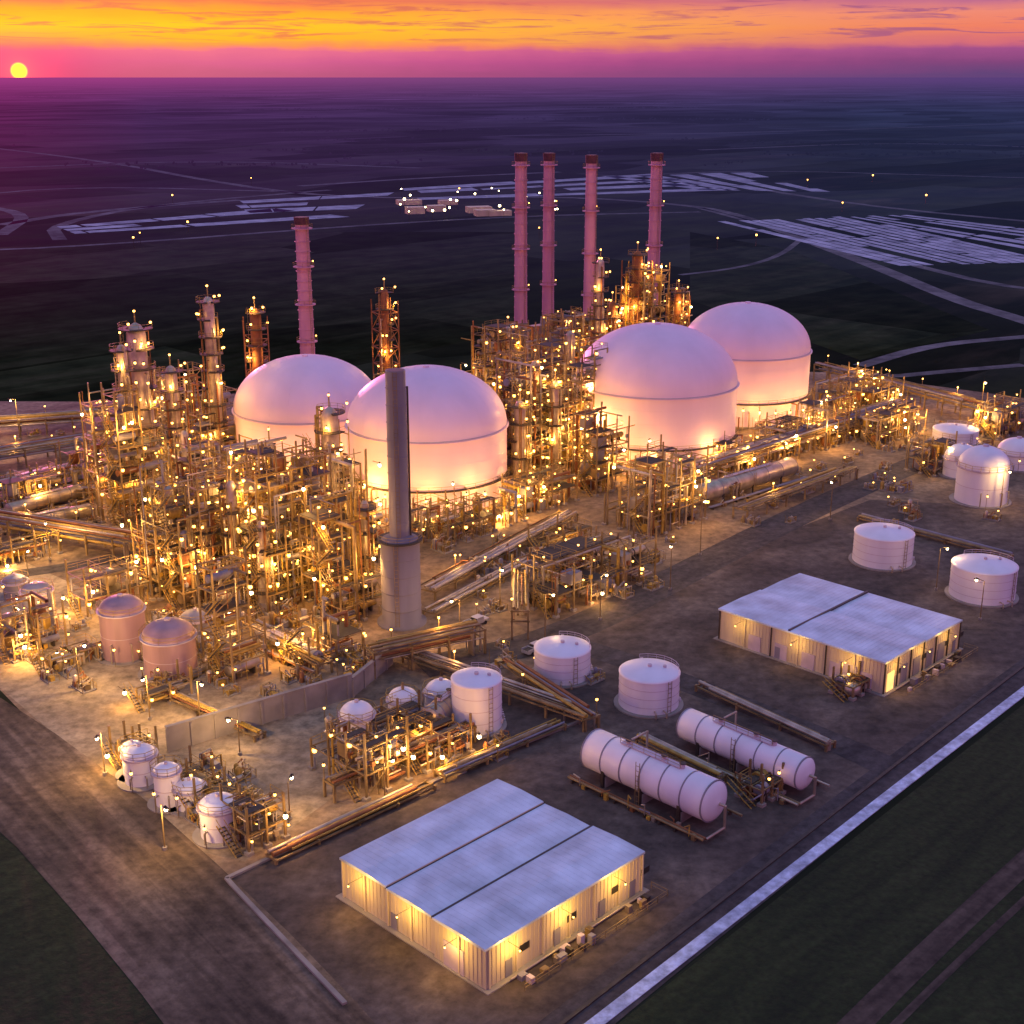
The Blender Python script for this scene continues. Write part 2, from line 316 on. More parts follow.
# ---------------- equipment generators
def dome_tank(x,ybot,w,ytop,frac=.7,m='white_tank_paint',name='domed_storage_tank',big=True):
    p=G(x,ybot); r=w/2*mpp(p); c=Vector((p.x*(p.y+r)/p.y,p.y+r)); r=w/2*mpp(c); c=Vector((p.x*(p.y+r)/p.y,p.y+r))
    if big: r*=.985
    h=hgt(c.y,ytop); c=plumb(c,h,.8); dh=r*frac; wall=max(h-dh,r*.2)
    b=B(); n=72 if big else 32
    b.lathe(0,0,[(r,0),(r,wall)],m,n)
    K=16; b.lathe(0,0,[(r*math.cos(a),wall+dh*math.sin(a)) for a in [i*math.pi/2/K for i in range(K)]+[1.5705]],m,n)
    e=.012*r
    def band(z,rr,t=.16): b.lathe(0,0,[(rr,z-t),(rr+e*.5,z-t),(rr+e*.5,z+t),(rr,z+t)],'tank_seam',n,False)
    band(wall,r,.12 if big else .1)
    if big:
        for k in range(1,6): b.lathe(0,0,[(r,wall*k/6-.05),(r+.06,wall*k/6),(r,wall*k/6+.05)],m,n)
        for k in range(24):
            t=k*math.pi/12; pts=[(r*math.cos(a)*math.cos(t),r*math.cos(a)*math.sin(t),wall+dh*math.sin(a)) for a in [j*math.pi/2/12 for j in range(12)]]
            for q,s_ in zip(pts,pts[1:]): b.cyl(q,s_,.035,m,4,caps=False)
        b.ring(0,0,r+.05,r+.5,wall-.2,m,60,False)
        b.ring(0,0,r,r+1.0,wall*.35,'grating',40,True,math.pi,math.pi*1.9)
        b.cyl((0,0,h-.3),(0,0,h+.4),.8,m,16)
        for k in range(44):
            t=k/44*2*math.pi; rr=r+R.uniform(1.2,2.4); L=R.uniform(1.5,9)
            b.path([(r*math.cos(t),r*math.sin(t),L*.8),(rr*math.cos(t),rr*math.sin(t),L*.8),(rr*math.cos(t),rr*math.sin(t),0)],R.uniform(.12,.3),R.choice(['aluminium_cladding','painted_steel','rusty_pipe']))
        for k in range(16):
            t=math.pi*(1.02+.06*k); q=(r+6) ; lit=(k%3==1)
            b.cyl((q*math.cos(t),q*math.sin(t),0),(q*math.cos(t),q*math.sin(t),7),.1,'painted_steel',5); b.bulb(q*math.cos(t),q*math.sin(t),R.uniform(5.5,7),.36,light=5200 if lit else 0)
    else:
        b.ladder(r+.25,0,0,wall,0); b.cyl((0,0,h-.2),(0,0,h+.4),r*.12,'tank_seam',10)
        for t in (-2.1,-1.3,-.9): b.path([(r*.98*math.cos(t),r*.98*math.sin(t),wall*.4),((r+.7)*math.cos(t),(r+.7)*math.sin(t),wall*.4),((r+.7)*math.cos(t),(r+.7)*math.sin(t),.1)],.13,'aluminium_cladding')
        b.ring(0,0,r,r+.4,wall,'tank_seam',20,True)
        b.lathe(0,0,[(r+.01,wall*.5-.05),(r+.06,wall*.5),(r+.01,wall*.5+.05)],'tank_seam',n)
        b.bulb((r+1.6)*math.cos(-1.9),(r+1.6)*math.sin(-1.9),3.4,.24)
        b.cyl(((r+1.6)*math.cos(-1.9),(r+1.6)*math.sin(-1.9)+.3,0),((r+1.6)*math.cos(-1.9),(r+1.6)*math.sin(-1.9)+.3,3.9),.06,'painted_steel',5)
    b.lathe(0,0,[(r+1.2,0),(r+1.2,.25),(r,.25)],'concrete',n,False)
    b.done(name,c,R.uniform(0,.3))
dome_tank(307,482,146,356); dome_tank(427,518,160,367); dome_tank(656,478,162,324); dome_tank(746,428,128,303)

def flat_tank(x,ybot,w,ytop,m='small_tank_paint',name='storage_tank'):
    p=G(x,ybot); r=w/2*mpp(p); c=Vector((p.x*(p.y+r)/p.y,p.y+r)); r=w/2*mpp(c)
    h=hgt(c.y+r*.6,ytop); b=B(); wl=h-r*.16
    b.lathe(0,0,[(r+.8,0),(r+.8,.3),(r,.3)],'concrete',40,False)
    b.lathe(0,0,[(r,0.3),(r,wl)],m,48); b.lathe(0,0,[(r+.1,wl-.12),(r+.1,wl+.05),(r*.93,wl+.25),(r*.6,h-r*.05),(r*.25,h),(.01,h+.05)],m,48)
    for k in (1,2,3): b.lathe(0,0,[(r+.02,wl*k/4-.04),(r+.06,wl*k/4),(r+.02,wl*k/4+.04)],'tank_seam',48)
    N=26
    for k in range(N):
        t=.3+k*.055; z=wl*k/N
        b.box((r+.45)*math.cos(t),(r+.45)*math.sin(t),z,.8,.5,.08,'tank_seam',t)
    b.rail([(r*.97*math.cos(t*.3),r*.97*math.sin(t*.3)) for t in range(7)],wl+.15,'tank_seam',.8)
    b.cyl((0,0,h-.1),(0,0,h+.45),.35,'tank_seam'); b.cyl((r*.5,0,h-.5),(r*.5,0,h+.2),.3,'tank_seam')
    b.ladder((r+.2)*math.cos(-1),(r+.2)*math.sin(-1),0,wl,-1)
    for t in (-1.2,-1.5):
        b.path([(r*.98*math.cos(t),r*.98*math.sin(t),1),((r+1.2)*math.cos(t),(r+1.2)*math.sin(t),1),((r+1.2)*math.cos(t),(r+1.2)*math.sin(t),.1)],.16,'aluminium_cladding')
    b.cyl((r*.99,-r*.2,1.2),(r*1.04,-r*.21,1.2),.4,'tank_seam',12)
    b.done(name,c,R.uniform(-.3,.3))
for a in [(562,687,56,636),(648,717,60,659),(881,571,58,522),(980,607,63,553),(477,737,50,668)]: flat_tank(*a)
flat_tank(954,447,44,422)
W_='small_tank_paint'
dome_tank(984,508,50,446,.8,W_,name='domed_storage_tank',big=False); dome_tank(962,480,34,444,.8,W_,big=False); dome_tank(1018,472,40,438,.7,W_,big=False)
for a in [(140,789,32,746),(167,810,26,764),(190,814,30,780),(219,845,38,796),(133,780,22,742)]: dome_tank(*a,.5,W_,'process_tank',False)
for a in [(122,664,44,596),(169,684,52,620)]: dome_tank(*a,.6,'brown_tank_paint','process_tank',False)
for a in [(37,622,30,583),(196,640,30,610),(15,600,24,575)]: dome_tank(*a,.5,'grey_tank_paint','process_tank',False)
for a in [(357,748,34,702),(403,725,30,688),(441,718,32,680)]: dome_tank(*a,.75,W_,'process_tank',False)

def stack(x,yb,yt,w,m='stack_sunset_tint',rings=4,name='smokestack'):
    c=G(x,yb); r=w/2*mpp(c); h=hgt(c.y,yt); c=plumb(c,h,.8); b=B()
    b.cyl((0,0,0),(0,0,h*.12),r*1.5,'concrete',24,r*1.2)
    b.cyl((0,0,h*.12),(0,0,h*.965),r*1.0,m,24,r*.85); b.cyl((0,0,h*.96),(0,0,h),r*.95,'stack_soot',24,r*1.0)
    b.cyl((0,0,h-.05),(0,0,h+.03),r*.8,'opening_dark',20)
    for k in range(rings):
        z=h*(.3+.64*k/max(1,rings-1)); b.ring(0,0,r*.85,r+.9,z,m,16)
        if k%2==0: b.bulb(r+.9,-.6,z+1.4,.26,'red_lamp_glass' if k==rings-1 else 'lamp_glass')
    for k in range(14): z=h*(.15+.055*k); b.lathe(0,0,[(r*.97,z-.12),(r*1.04,z),(r*.97,z+.12)],m,20)
    b.ladder(0,-r*1.05,0,h,-math.pi/2); b.cyl((r*1.0,-.4,0),(r*.95,-.4,h*.9),.14,'dark_steel',5)
    b.box(-r*2.2,0,1,r*3,r*1.4,r*2,'aluminium_cladding')
    b.done(name,c,R.uniform(0,1))
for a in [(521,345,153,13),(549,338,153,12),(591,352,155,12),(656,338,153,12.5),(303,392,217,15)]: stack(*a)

def front_stack():
    c=G(402,622); k=mpp(c); b=B(); r=19.5*k; z1=hgt(c.y,538); z2=hgt(c.y,370); r2=9.8*k
    b.lathe(0,0,[(r+1,0),(r+1,.5),(r,.5),(r,z1-.6),(r*.93,z1),(r2,z1+.7)],'stack_concrete',32)
    for z in (z1*.2,z1*.4,z1*.6,z1*.8): b.lathe(0,0,[(r,z-.1),(r+.1,z),(r,z+.1)],'stack_concrete',32)
    b.cyl((0,0,z1),(0,0,z2),r2,'grey_tank_paint',28,r2*.97); b.cyl((0,0,z2-.1),(0,0,z2+.04),r2*.85,'opening_dark',24)
    for q in range(9): z=z1+(z2-z1)*(q+1)/10; b.lathe(0,0,[(r2,z-.08),(r2+.09,z),(r2,z+.08)],'grey_tank_paint',24)
    b.ring(0,0,r*.9,r+.6,z1,'grating',24); b.ladder(-.5,-r-.1,0,z1,-math.pi/2); b.ladder(0,-r2-.1,z1,z2,-math.pi/2)
    b.cyl((r2+.2,0,z1),(r2+.2,0,z2-3),.2,'dark_steel'); b.bulb(r+.8,-1,z1+2,.25)
    b.done('exhaust_stack',c)
front_stack()

def column(x,yb,yt,w,m='aluminium_cladding',lampn=1,lattice=False):
    c=G(x,yb); r=w/2*mpp(c); h=hgt(c.y,yt); c=plumb(c,h,.8); b=B()
    b.cyl((0,0,0),(0,0,2),r*1.3,'concrete',16)
    b.lathe(0,0,[(r*1.1,2),(r,4),(r,h*.55),(r*.85,h*.6),(r*.85,h-r),(r*.5,h-r*.3),(.02,h)],m,20)
    n=max(3,int(h/4.5)); 
    for k in range(1,n+1):
        z=h*k/(n+.3); a0=R.uniform(0,6); b.ring(0,0,r*.85,r+1.3,z,'grating',16,True,a0,a0+R.uniform(3.5,6.2))
        for q in range(2):
            a=R.uniform(-2.8,-.3) ; b.bulb((r+1.8)*math.cos(a),(r+1.8)*math.sin(a),z+1.7,.32,light=(1800 if q==0 and k%3==2 else 0)*lampn)
    for q in range(6):
        a=R.uniform(0,6.28); rr=r+.45; z=h*R.uniform(.5,1); pr=R.uniform(.12,.32)
        b.path([(r*.7*math.cos(a),r*.7*math.sin(a),z),(rr*math.cos(a),rr*math.sin(a),z),(rr*math.cos(a),rr*math.sin(a),.5)],pr,R.choice(['rusty_pipe','aluminium_cladding','painted_steel']))
    b.ladder(-(r+.3),0,0,h,math.pi)
    if lattice:
        s=r+1.6
        for sx,sy in ((-1,-1),(1,-1),(1,1),(-1,1)): b.beam((s*sx,s*sy,0),(s*sx,s*sy,h*.92),.3,'rusty_pipe')
        zz=0
        while zz<h*.9-5:
            C=[(-s,-s),(s,-s),(s,s),(-s,s),(-s,-s)]
            for a,d in zip(C,C[1:]): b.beam((*a,zz),(*d,zz+5),.18,'rusty_pipe'); b.beam((*a,zz+5),(*d,zz+5),.22,'rusty_pipe')
            zz+=5
    b.cyl((0,0,h-.2),(0,0,h+2.5),.18,'painted_steel'); b.bulb(0,0,h+2.6,.3)
    b.done('distillation_column',c,R.uniform(0,1))
for a in [(210,470,296,13),(138,500,322,22),(330,520,406,20),(172,480,365,14),(124,520,344,12),(270,520,440,12),(600,400,258,9),(185,520,430,10),(300,570,470,13),(232,600,480,12),(365,600,500,10),(508,430,326,8),(570,430,330,12),(105,480,400,8),(205,600,500,11),(262,610,520,14),(320,600,520,9),(535,470,360,12),(555,480,380,9),(520,490,400,14)]: column(*a)
for a in [(385,430,288,9),(256,440,307,12),(637,375,250,12),(678,370,288,8),(612,380,300,8)]: column(*a,'rusty_pipe',1.4,True)

PIPES=['aluminium_cladding','painted_steel','rusty_pipe','grey_tank_paint','yellow_paint','aluminium_cladding']
def frame(px,py,w,d,n,fh=4.0,rot=TH,bay=4.9,lp=.8,lit=1,name='process_unit_structure',e=3600):
    # lit = number of working floodlights in the structure
    n=max(1,round(n*4.6/fh)) if fh==4.0 and n>2 else n
    c=G(px,py); b=B(); nx=max(1,round(w/bay)); ny=max(1,round(d/bay)); bx=w/nx;by=d/ny
    nf={}
    for i in range(nx):
        for j in range(ny): nf[i,j]=max(1,n-R.choice([0,1,1,2,3,3,4])) if n>2 else max(1,n-R.choice([0,0,1]))
    X=lambda i:-w/2+i*bx; Y=lambda j:-d/2+j*by
    for i in range(nx+1):
        for j in range(ny+1):
            t=max(nf.get((a,q),0) for a in (i-1,i) for q in (j-1,j)); b.box(X(i),Y(j),0,.3,.3,t*fh+R.choice([0,1.1,2.5]))
            b.box(X(i),Y(j),0,1,1,.5,'concrete')
    for (i,j),t in nf.items():
        x0,x1,y0,y1=X(i),X(i+1),Y(j),Y(j+1); cx,cy=(x0+x1)/2,(y0+y1)/2
        for k in range(1,t+1):
            z=k*fh; bw=R.choice([.16,.2,.26])
            for a,q in (((x0,y0),(x1,y0)),((x1,y0),(x1,y1)),((x1,y1),(x0,y1)),((x0,y1),(x0,y0))):
                if R.random()<.85: b.beam((*a,z-.2),(*q,z-.2),bw)
            b.beam((x0,cy,z-.2),(x1,cy,z-.2),.14)
            g=R.random()
            if g<.25: b.box(cx,cy,z,bx*.97,by*.97,.08,'grating')
            elif g<.65: b.box(cx,y0+.7,z,bx*.97,1.2,.08,'grating')
            if R.random()<.6:
                C=[(x0,y0),(x1,y0),(x1,y1),(x0,y1),(x0,y0)]; o=R.randint(0,2); b.rail(C[o:o+3],z+.1)
            if R.random()<.4:
                a=R.choice([((x0,y0),(x1,y0)),((x0,y0),(x0,y1)),((x1,y0),(x1,y1))]); b.beam((*a[0],z-fh),(*a[1],z),.15)
            q=R.random(); zz=z-fh+.15
            if q<.26: rr=R.uniform(.7,1.5); b.lathe(cx,cy,[(rr*.3,zz),(rr,zz+.7),(rr,zz+fh*.75),(rr*.6,zz+fh*.88),(.02,zz+fh*.93)],R.choice(PIPES),12)
            elif q<.52:
                rr=R.uniform(.5,1.1); hz=zz+.8+rr
                b.cyl((x0+.4,cy,hz),(x1-.4,cy,hz),rr,R.choice(PIPES),12); b.cyl((x0+.9,cy,hz),(x0+1.1,cy,hz),rr*1.15,'dark_steel',12); b.box(x0+1.6,cy,zz,.4,rr*1.6,1.2,'dark_steel'); b.box(x1-1.6,cy,zz,.4,rr*1.6,1.2,'dark_steel')
            elif q<.7:
                for m_ in range(4): b.cyl((x0+.3,y0+.6+m_*1.0,zz+1.2),(x1-.3,y0+.6+m_*1.0,zz+1.2),.26,R.choice(PIPES),8)
            elif q<.78: b.box(cx,cy,zz,bx*.6,by*.5,2.2,R.choice(['grey_tank_paint','painted_steel','concrete']))
            for _ in range(3):   # small-bore piping, valves, junction boxes
                xx=R.uniform(x0,x1); yy=R.choice([y0,y0+.3,R.uniform(y0,y1)]); zt=zz+R.uniform(1,fh)
                b.cyl((xx,yy,zz),(xx,yy,zt),R.uniform(.06,.16),R.choice(PIPES),5,caps=False)
                if R.random()<.6: b.cyl((xx,yy,zt),(xx+R.uniform(-3,3),yy,zt),R.uniform(.06,.16),R.choice(PIPES),5,caps=False)
                if R.random()<.3: b.box(xx,yy,zz+.8,.7,.5,.8,R.choice(PIPES))
            if R.random()<lp:
                b.bulb(R.choice([x0,x1])+.3,R.choice([y0,y1])-.4,z-.9,R.choice([.15,.2,.3,.4]))
            if R.random()<.35: b.bulb(cx,y0-.2,z+1.4,.22)
    for q in range(int(lit)):   # floodlights hung on the outside and inside of the frame
        sd_=R.choice([0,0,1,2,2]); ht=R.uniform(.25,.95)*n*fh
        if sd_==0: lx,ly=R.uniform(-w/2,w/2),-d/2-2.2
        elif sd_==1: lx,ly=-w/2-2.2,R.uniform(-d/2,d/2)
        else: lx,ly=R.uniform(-w/2,w/2),R.uniform(-d/2,d/2)
        b.beam((lx,ly,ht+.5),(lx,ly+2.2,ht+.5),.1); b.bulb(lx,ly,ht,.36,'white_lamp_glass',light=e)
    for q in range(int(nx*ny*2.4)+5):
        z=R.choice(range(1,n+1))*fh-R.uniform(.6,1.6); x=R.uniform(-w/2,w/2); y=R.uniform(-d/2,d/2); m=R.choice(PIPES); r=R.choice([.1,.14,.2,.3,.4])
        if R.random()<.5: b.path([(x,y,.3),(x,y,z),(R.uniform(-w/2,w/2),y,z)],r,m)
        else: b.path([(x,y,.3),(x,y,z),(x,R.uniform(-d/2,d/2),z)],r,m)
        if R.random()<.4: b.cyl((x,y,0),(x,y,R.uniform(.6,1.05)*n*fh),r*.8,m,6)
    sx=-w/2-1.2
    for k in range(max(1,n-1)):
        a,q=(-d/2+.5,-d/2+5) if k%2==0 else (-d/2+5,-d/2+.5)
        for o in (-.5,.5): b.beam((sx+o,a,k*fh),(sx+o,q,(k+1)*fh),.14,'yellow_paint'); b.beam((sx+o,a,k*fh+1),(sx+o,q,(k+1)*fh+1),.07,'yellow_paint')
        for s_ in range(9): b.box(sx,a+(q-a)*s_/9,k*fh+fh*s_/9,1,.3,.06,'grating')
    return b.done(name,c,rot)
frame(212,585,24,18,6,lit=6); frame(283,590,20,18,6,lit=5); frame(345,612,11,12,5,lit=3); frame(240,540,22,12,5,lit=3)
frame(236,672,7,9,4,lit=2,e=2400); frame(345,560,14,14,5,lit=3); frame(180,545,10,10,4,lit=2); frame(325,655,12,7,3,lit=2,e=2400)
frame(132,520,12,16,7,lit=4); frame(90,480,10,10,3,lit=1); frame(30,648,10,9,3,3.5,lit=2,e=2200); frame(112,605,14,7,2,lit=2,e=2400)
frame(60,500,30,8,2,lit=2); frame(200,470,26,12,5,lit=4); frame(175,440,18,14,4,lit=2); frame(270,470,16,10,3,lit=2); frame(330,512,12,12,5,lit=2)
frame(545,470,30,16,7,lit=6,e=4200); frame(530,430,26,22,7,lit=4,e=4500); frame(590,410,24,16,5,lit=2); frame(500,395,20,16,5,lit=3); frame(575,380,28,14,5,lit=4)
frame(640,372,13,13,9,lit=4); frame(676,368,10,10,6,lit=2); frame(700,360,18,10,3)
frame(655,522,20,14,3,5.2,lit=3,e=2300); frame(585,590,30,12,2,4.5,lp=.3,lit=2,e=1400); frame(478,530,24,6,2,lit=1); frame(430,536,16,5,2,lit=1)
frame(540,505,18,8,2,lit=2); frame(600,488,12,8,4,lit=2); frame(780,452,20,10,2,lit=3,e=4200); frame(832,440,22,10,3,lit=3,e=4200); frame(890,436,26,8,2,lit=3,e=4200); frame(930,470,10,8,2,lit=2,e=3000)
frame(850,400,26,12,2,lit=3,e=4200); frame(740,470,14,8,2,lit=2); frame(360,775,8,13,2,4.1,bay=4,lit=2,e=1100); frame(415,745,9,16,1,4.2,bay=4,lit=2,e=1100); frame(255,838,6,6,2,3,bay=3,lit=1,e=1100)
frame(200,800,5,12,1,3.2,bay=3,lit=1,e=1300); frame(135,758,5,5,1,3,bay=3,lit=1,e=1100); frame(70,665,9,4,1,3,lit=1,e=1200); frame(165,700,8,4,1,3,lit=1,e=1200)
frame(875,412,18,8,2,lit=2,e=4500); frame(1000,430,22,10,2,lit=2,e=4500); frame(20,560,16,5,1,4.1,lit=1); frame(440,430,14,8,3,lit=1); frame(395,440,10,10,4,lit=2)
frame(560,545,14,6,1,3.5,lit=1,e=1400); frame(760,795,5,4,1,2.6,bay=2.5,lit=0,lp=0); frame(850,692,5,4,1,2.4,bay=2.5,lit=0,lp=0)

def rack(a,c,w=4,h=5,tiers=2,n=6,lamps=True,e=1700,name='pipe_rack'):
    a=G(*a);c=G(*c); L=(c-a).length; b=B(); k=max(1,int(L/7))
    for i in range(k+1):
        x=L*i/k
        for s_ in (-1,1): b.box(x,s_*w/2,0,.35,.35,h)
        for t in range(tiers): b.beam((x,-w/2-.3,h-t*2-.25),(x,w/2+.3,h-t*2-.25),.3)
        if lamps and i%2==0: b.cyl((x,w/2,h),(x,w/2,h+2.2),.08,'painted_steel'); b.bulb(x,w/2,h+2.2,.24,light=e if i%6==2 else 0)
    for s_ in (-1,1): b.beam((0,s_*w/2,h-.3),(L,s_*w/2,h-.3),.25)
    for t in range(tiers):
        for q in range(n):
            y=-w/2+w*(q+.5)/n; r=R.choice([.12,.18,.25,.33]); x0=R.choice([0,0,L*.1]); x1=L*R.choice([1,1,.9])
            b.cyl((x0,y,h-t*2+r),(x1,y,h-t*2+r),r,R.choice(PIPES),8)
            if R.random()<.4: b.cyl((x1-.1,y,0),(x1-.1,y,h-t*2+r),r,'aluminium_cladding')
    b.done(name,a,math.atan2(c.y-a.y,c.x-a.x))
rack((425,598),(568,520),5,2,1,7); rack((430,618),(575,540),3,1.4,1,4,False); rack((385,655),(590,728),3.5,2.2,1,5,e=900); rack((505,672),(592,730),2.6,2.4,1,5,False)
rack((520,640),(520,600),3,6,2,4); rack((640,745),(722,785),1.6,1.6,1,4,False); rack((272,862),(430,788),2,.9,1,4,False); rack((440,780),(560,728),2.4,1.2,1,5,False)
rack((-30,530),(150,560),6,5,2,7); rack((-40,475),(110,450),7,5,2,8,e=2500); rack((245,632),(325,675),3,2.5,1,5); rack((690,490),(900,420),6,6,2,8,e=2800); rack((740,520),(850,478),4,3,1,5)
rack((820,380),(985,424),6,6,2,7,e=3500); rack((600,470),(735,500),4,4,1,5); rack((-40,500),(100,500),5,3,1,6); rack((370,675),(480,650),4,5,2,6); rack((860,520),(1010,560),2,1,1,3,False)
rack((700,690),(830,750),2,1.3,1,4,False); rack((-60,440),(150,425),6,5,2,7,e=2500); rack((150,690),(260,740),2,1.2,1,4,False); rack((330,800),(470,740),2.4,3,1,5,e=900)

def vessel(a,c,dia,name='horizontal_pressure_vessel',m='small_tank_paint'):
    a=G(*a);c=G(*c); L=(c-a).length; r=dia/2; zc=r+.9; b=B(); n=32
    hd=r*.35
    prof=[(-hd,.01),(-hd*.85,r*.5),(-hd*.45,r*.85),(0,r),(L,r),(L+hd*.45,r*.85),(L+hd*.85,r*.5),(L+hd,.01)]
    vs=[(x,rr*math.cos(2*math.pi*i/n),zc+rr*math.sin(2*math.pi*i/n)) for x,rr in prof for i in range(n)]
    b.add(vs,[(k*n+(i+1)%n,k*n+i,(k+1)*n+i,(k+1)*n+(i+1)%n) for k in range(len(prof)-1) for i in range(n)],m,True)
    for x in [0]+[L*q/6 for q in (1,2,3,4,5)]+[L]: b.cyl((x-.1,0,zc),(x+.1,0,zc),r*1.025,'grey_tank_paint' ,n)
    for x in (L*.18,L*.5,L*.82): b.box(x,0,0,.9,dia*.8,zc-r*.75,'concrete'); b.box(x,0,0,.5,dia*.92,zc-r*.4,'dark_steel')
    for x in (L*.3,L*.6,L*.75): b.cyl((x,0,zc+r*.95),(x,0,zc+r+.7),.35,'tank_seam',12); b.cyl((x,0,zc+r+.7),(x,0,zc+r+.8),.5,'dark_steel',12)
    b.box(L*.5,0,zc+r+.1,L*.5,1.2,.1,'tank_seam'); b.rail([(L*.25,-.6),(L*.75,-.6)],zc+r+.15,'painted_steel',1)
    b.ladder(L*.5,-r-.2,0,zc+r,-math.pi/2)
    for y in (-r-1.2,-r-1.7,r+1.2): b.cyl((-1,y,.7),(L+2,y,.7),.2,R.choice(PIPES)); 
    for q in range(9): x=L*q/8; b.box(x,-r-1.45,0,.25,1.2,.5,'dark_steel'); b.box(x,r+1.2,0,.25,.6,.5,'dark_steel')
    for q in range(7): x=L*R.random(); y=-r-R.uniform(.8,2.2); b.path([(x,y,.3),(x,y,R.uniform(.8,2.4)),(x+R.uniform(-2,2),y,R.uniform(.8,2))],.1,R.choice(PIPES)); b.box(x+.8,y,0,.6,.5,R.uniform(.5,1.3),R.choice(PIPES))
    b.path([(L*.3,0,zc+r+.6),(L*.3,r+1.2,zc+r+.6),(L*.3,r+1.2,.7)],.18,'aluminium_cladding'); b.path([(L+hd,0,zc),(L+hd+1,0,zc),(L+hd+1,0,.6),(L+hd+1,-r-1.2,.6)],.22,'aluminium_cladding')
    b.done(name,a,math.atan2(c.y-a.y,c.x-a.x))
vessel((594,772),(712,826),6.1); vessel((686,743),(803,794),5.0)
vessel((700,506),(790,478),4.6,m='aluminium_cladding'); vessel((430,735),(462,712),4,m='aluminium_cladding')
for a in [((10,520),(80,500)),((10,538),(90,520)),((0,496),(70,478)),((700,470),(740,462))]: vessel(*a,3.2,m='aluminium_cladding')
vessel((255,640),(318,668),2.4,m='aluminium_cladding')

def warehouse(fr,lf,rt,ytopF,bays,axis,doors):
    f,l,r=G(*fr),G(*lf),G(*rt); h=hgt(f.y,ytopF)
    a1=math.atan2(r.y-f.y,r.x-f.x); a2=math.atan2(l.y-f.y,l.x-f.x)-math.pi/2; th=(a1+a2)/2; W=(r-f).length; D=(l-f).length
    b=B()   # local: origin front corner, x to the right corner, y to the left corner
    b.box(W/2,D/2,0,W+1.6,D+1.6,.2,'concrete')
    n=bays; g0=.16
    for k in range(n):
        if axis=='x': y0,y1=D*k/n,D*(k+1)/n; x0,x1=0,W
        else: x0,x1=W*k/n,W*(k+1)/n; y0,y1=0,D
        o=.0 if k else -.35
        hh=h-.25*(k%2)
        if axis=='x': 
            b.box((x0+o+x1)/2,(y0+y1)/2,.2,x1-x0-o,y1-y0-.01,hh-.6,'wall_sheet')
            ym=(y0+y1)/2; xa,xb=x0+o-.3,x1+.3; ya,yb=y0+.05-(.3 if k==0 else 0),y1-.05+(.3 if k==n-1 else 0)
            z0=hh-.35
            vs=[(xa,ya,z0),(xb,ya,z0),(xb,ym,z0+g0),(xa,ym,z0+g0),(xb,yb,z0),(xa,yb,z0),(xa,ya,z0-.3),(xb,ya,z0-.3),(xb,yb,z0-.3),(xa,yb,z0-.3)]
            b.add(vs,[(0,1,2,3),(3,2,4,5),(0,6,7,1),(5,4,8,9),(0,3,5,9,6),(1,7,8,4,2),(6,9,8,7)],'roof_sheet')
            N=int((xb-xa)/.9)
            for q in range(N+1):
                x=xa+(xb-xa)*q/N; w_=.022; b.cyl((x,ya+.1,z0+.01),(x,ym,z0+g0+.01),w_,'roof_sheet',4,caps=False); b.cyl((x,ym,z0+g0+.01),(x,yb-.1,z0+.01),w_,'roof_sheet',4,caps=False)
            if k<n-1: b.box((xa+xb)/2,y1,z0-.25,xb-xa-.1,.3,.3,'opening_dark')
        else:
            b.box((x0+x1)/2,(y0+y1)/2,.2,x1-x0-.01,y1-y0,hh-.6,'wall_sheet')
            xm=(x0+x1)/2; ya,yb=-.3,D+.3; xa,xb=x0+.05-(.3 if k==0 else 0),x1-.05+(.3 if k==n-1 else 0); z0=hh-.35
            vs=[(xa,yb,z0),(xa,ya,z0),(xm,ya,z0+g0),(xm,yb,z0+g0),(xb,ya,z0),(xb,yb,z0),(xa,yb,z0-.3),(xa,ya,z0-.3),(xb,ya,z0-.3),(xb,yb,z0-.3)]
            b.add(vs,[(0,1,2,3),(3,2,4,5),(0,6,7,1),(5,4,8,9),(0,3,5,9,6),(1,7,8,4,2),(6,9,8,7)],'roof_sheet')
            N=int((yb-ya)/.9)
            for q in range(N+1):
                y=ya+(yb-ya)*q/N; b.cyl((xa+.1,y,z0+.01),(xm,y,z0+g0+.01),.022,'roof_sheet',4,caps=False); b.cyl((xm,y,z0+g0+.01),(xb-.1,y,z0+.01),.022,'roof_sheet',4,caps=False)
    if axis=='y':
        b.box(W/2,D*.56,h-.45,W,.4,.32,'opening_dark')
    zt=h-.95
    q=0
    while q<W: b.box(q,-.03,.3,.12,.06,zt-.1,'wall_sheet'); q+=.7
    q=0
    while q<D:
        xo=-.38 if (axis=='x' and q<D/n) else -.03
        b.box(xo,q,.3,.06,.12,zt-.1,'wall_sheet'); q+=.7
    for k in range(7): b.box(W*k/6 if k else .1,-.14,.2,.26,.18,zt,'dark_steel' if doors else 'wall_sheet')
    for k in range(1,7): b.box(-.16-(.35 if axis=='x' and k*D/6<D/n else 0),D*k/6-.1,.2,.18,.22,zt,'dark_steel' if doors and k%2==0 else 'wall_sheet')
    if doors:
        for k in range(5): 
            x=W*(k+.5)/6; b.box(x,-.12,.2,W/6*.5,.1,zt*.6,'lit_window' if k==0 else 'grey_tank_paint')
        for k in range(5): b.box(-.1,D*(k+.6)/6,.2,.1,2.6,2.9,'tank_seam')
    for k,q in enumerate((.12,.42,.72,.93)):
        b.box(W*q,-.11,.2,1.1,.07,2.3,'grey_tank_paint'); b.box(W*q+2.6,-.11,2.4,1.6,.07,.9,'opening_dark')
    b.box(-.46 if axis=='x' else -.12,D*.2,.2,.08,3.4,3.4,'tank_seam'); b.box(-.12,D*.62,.2,.08,1.1,2.2,'grey_tank_paint')
    el=700 if axis=='x' else 300
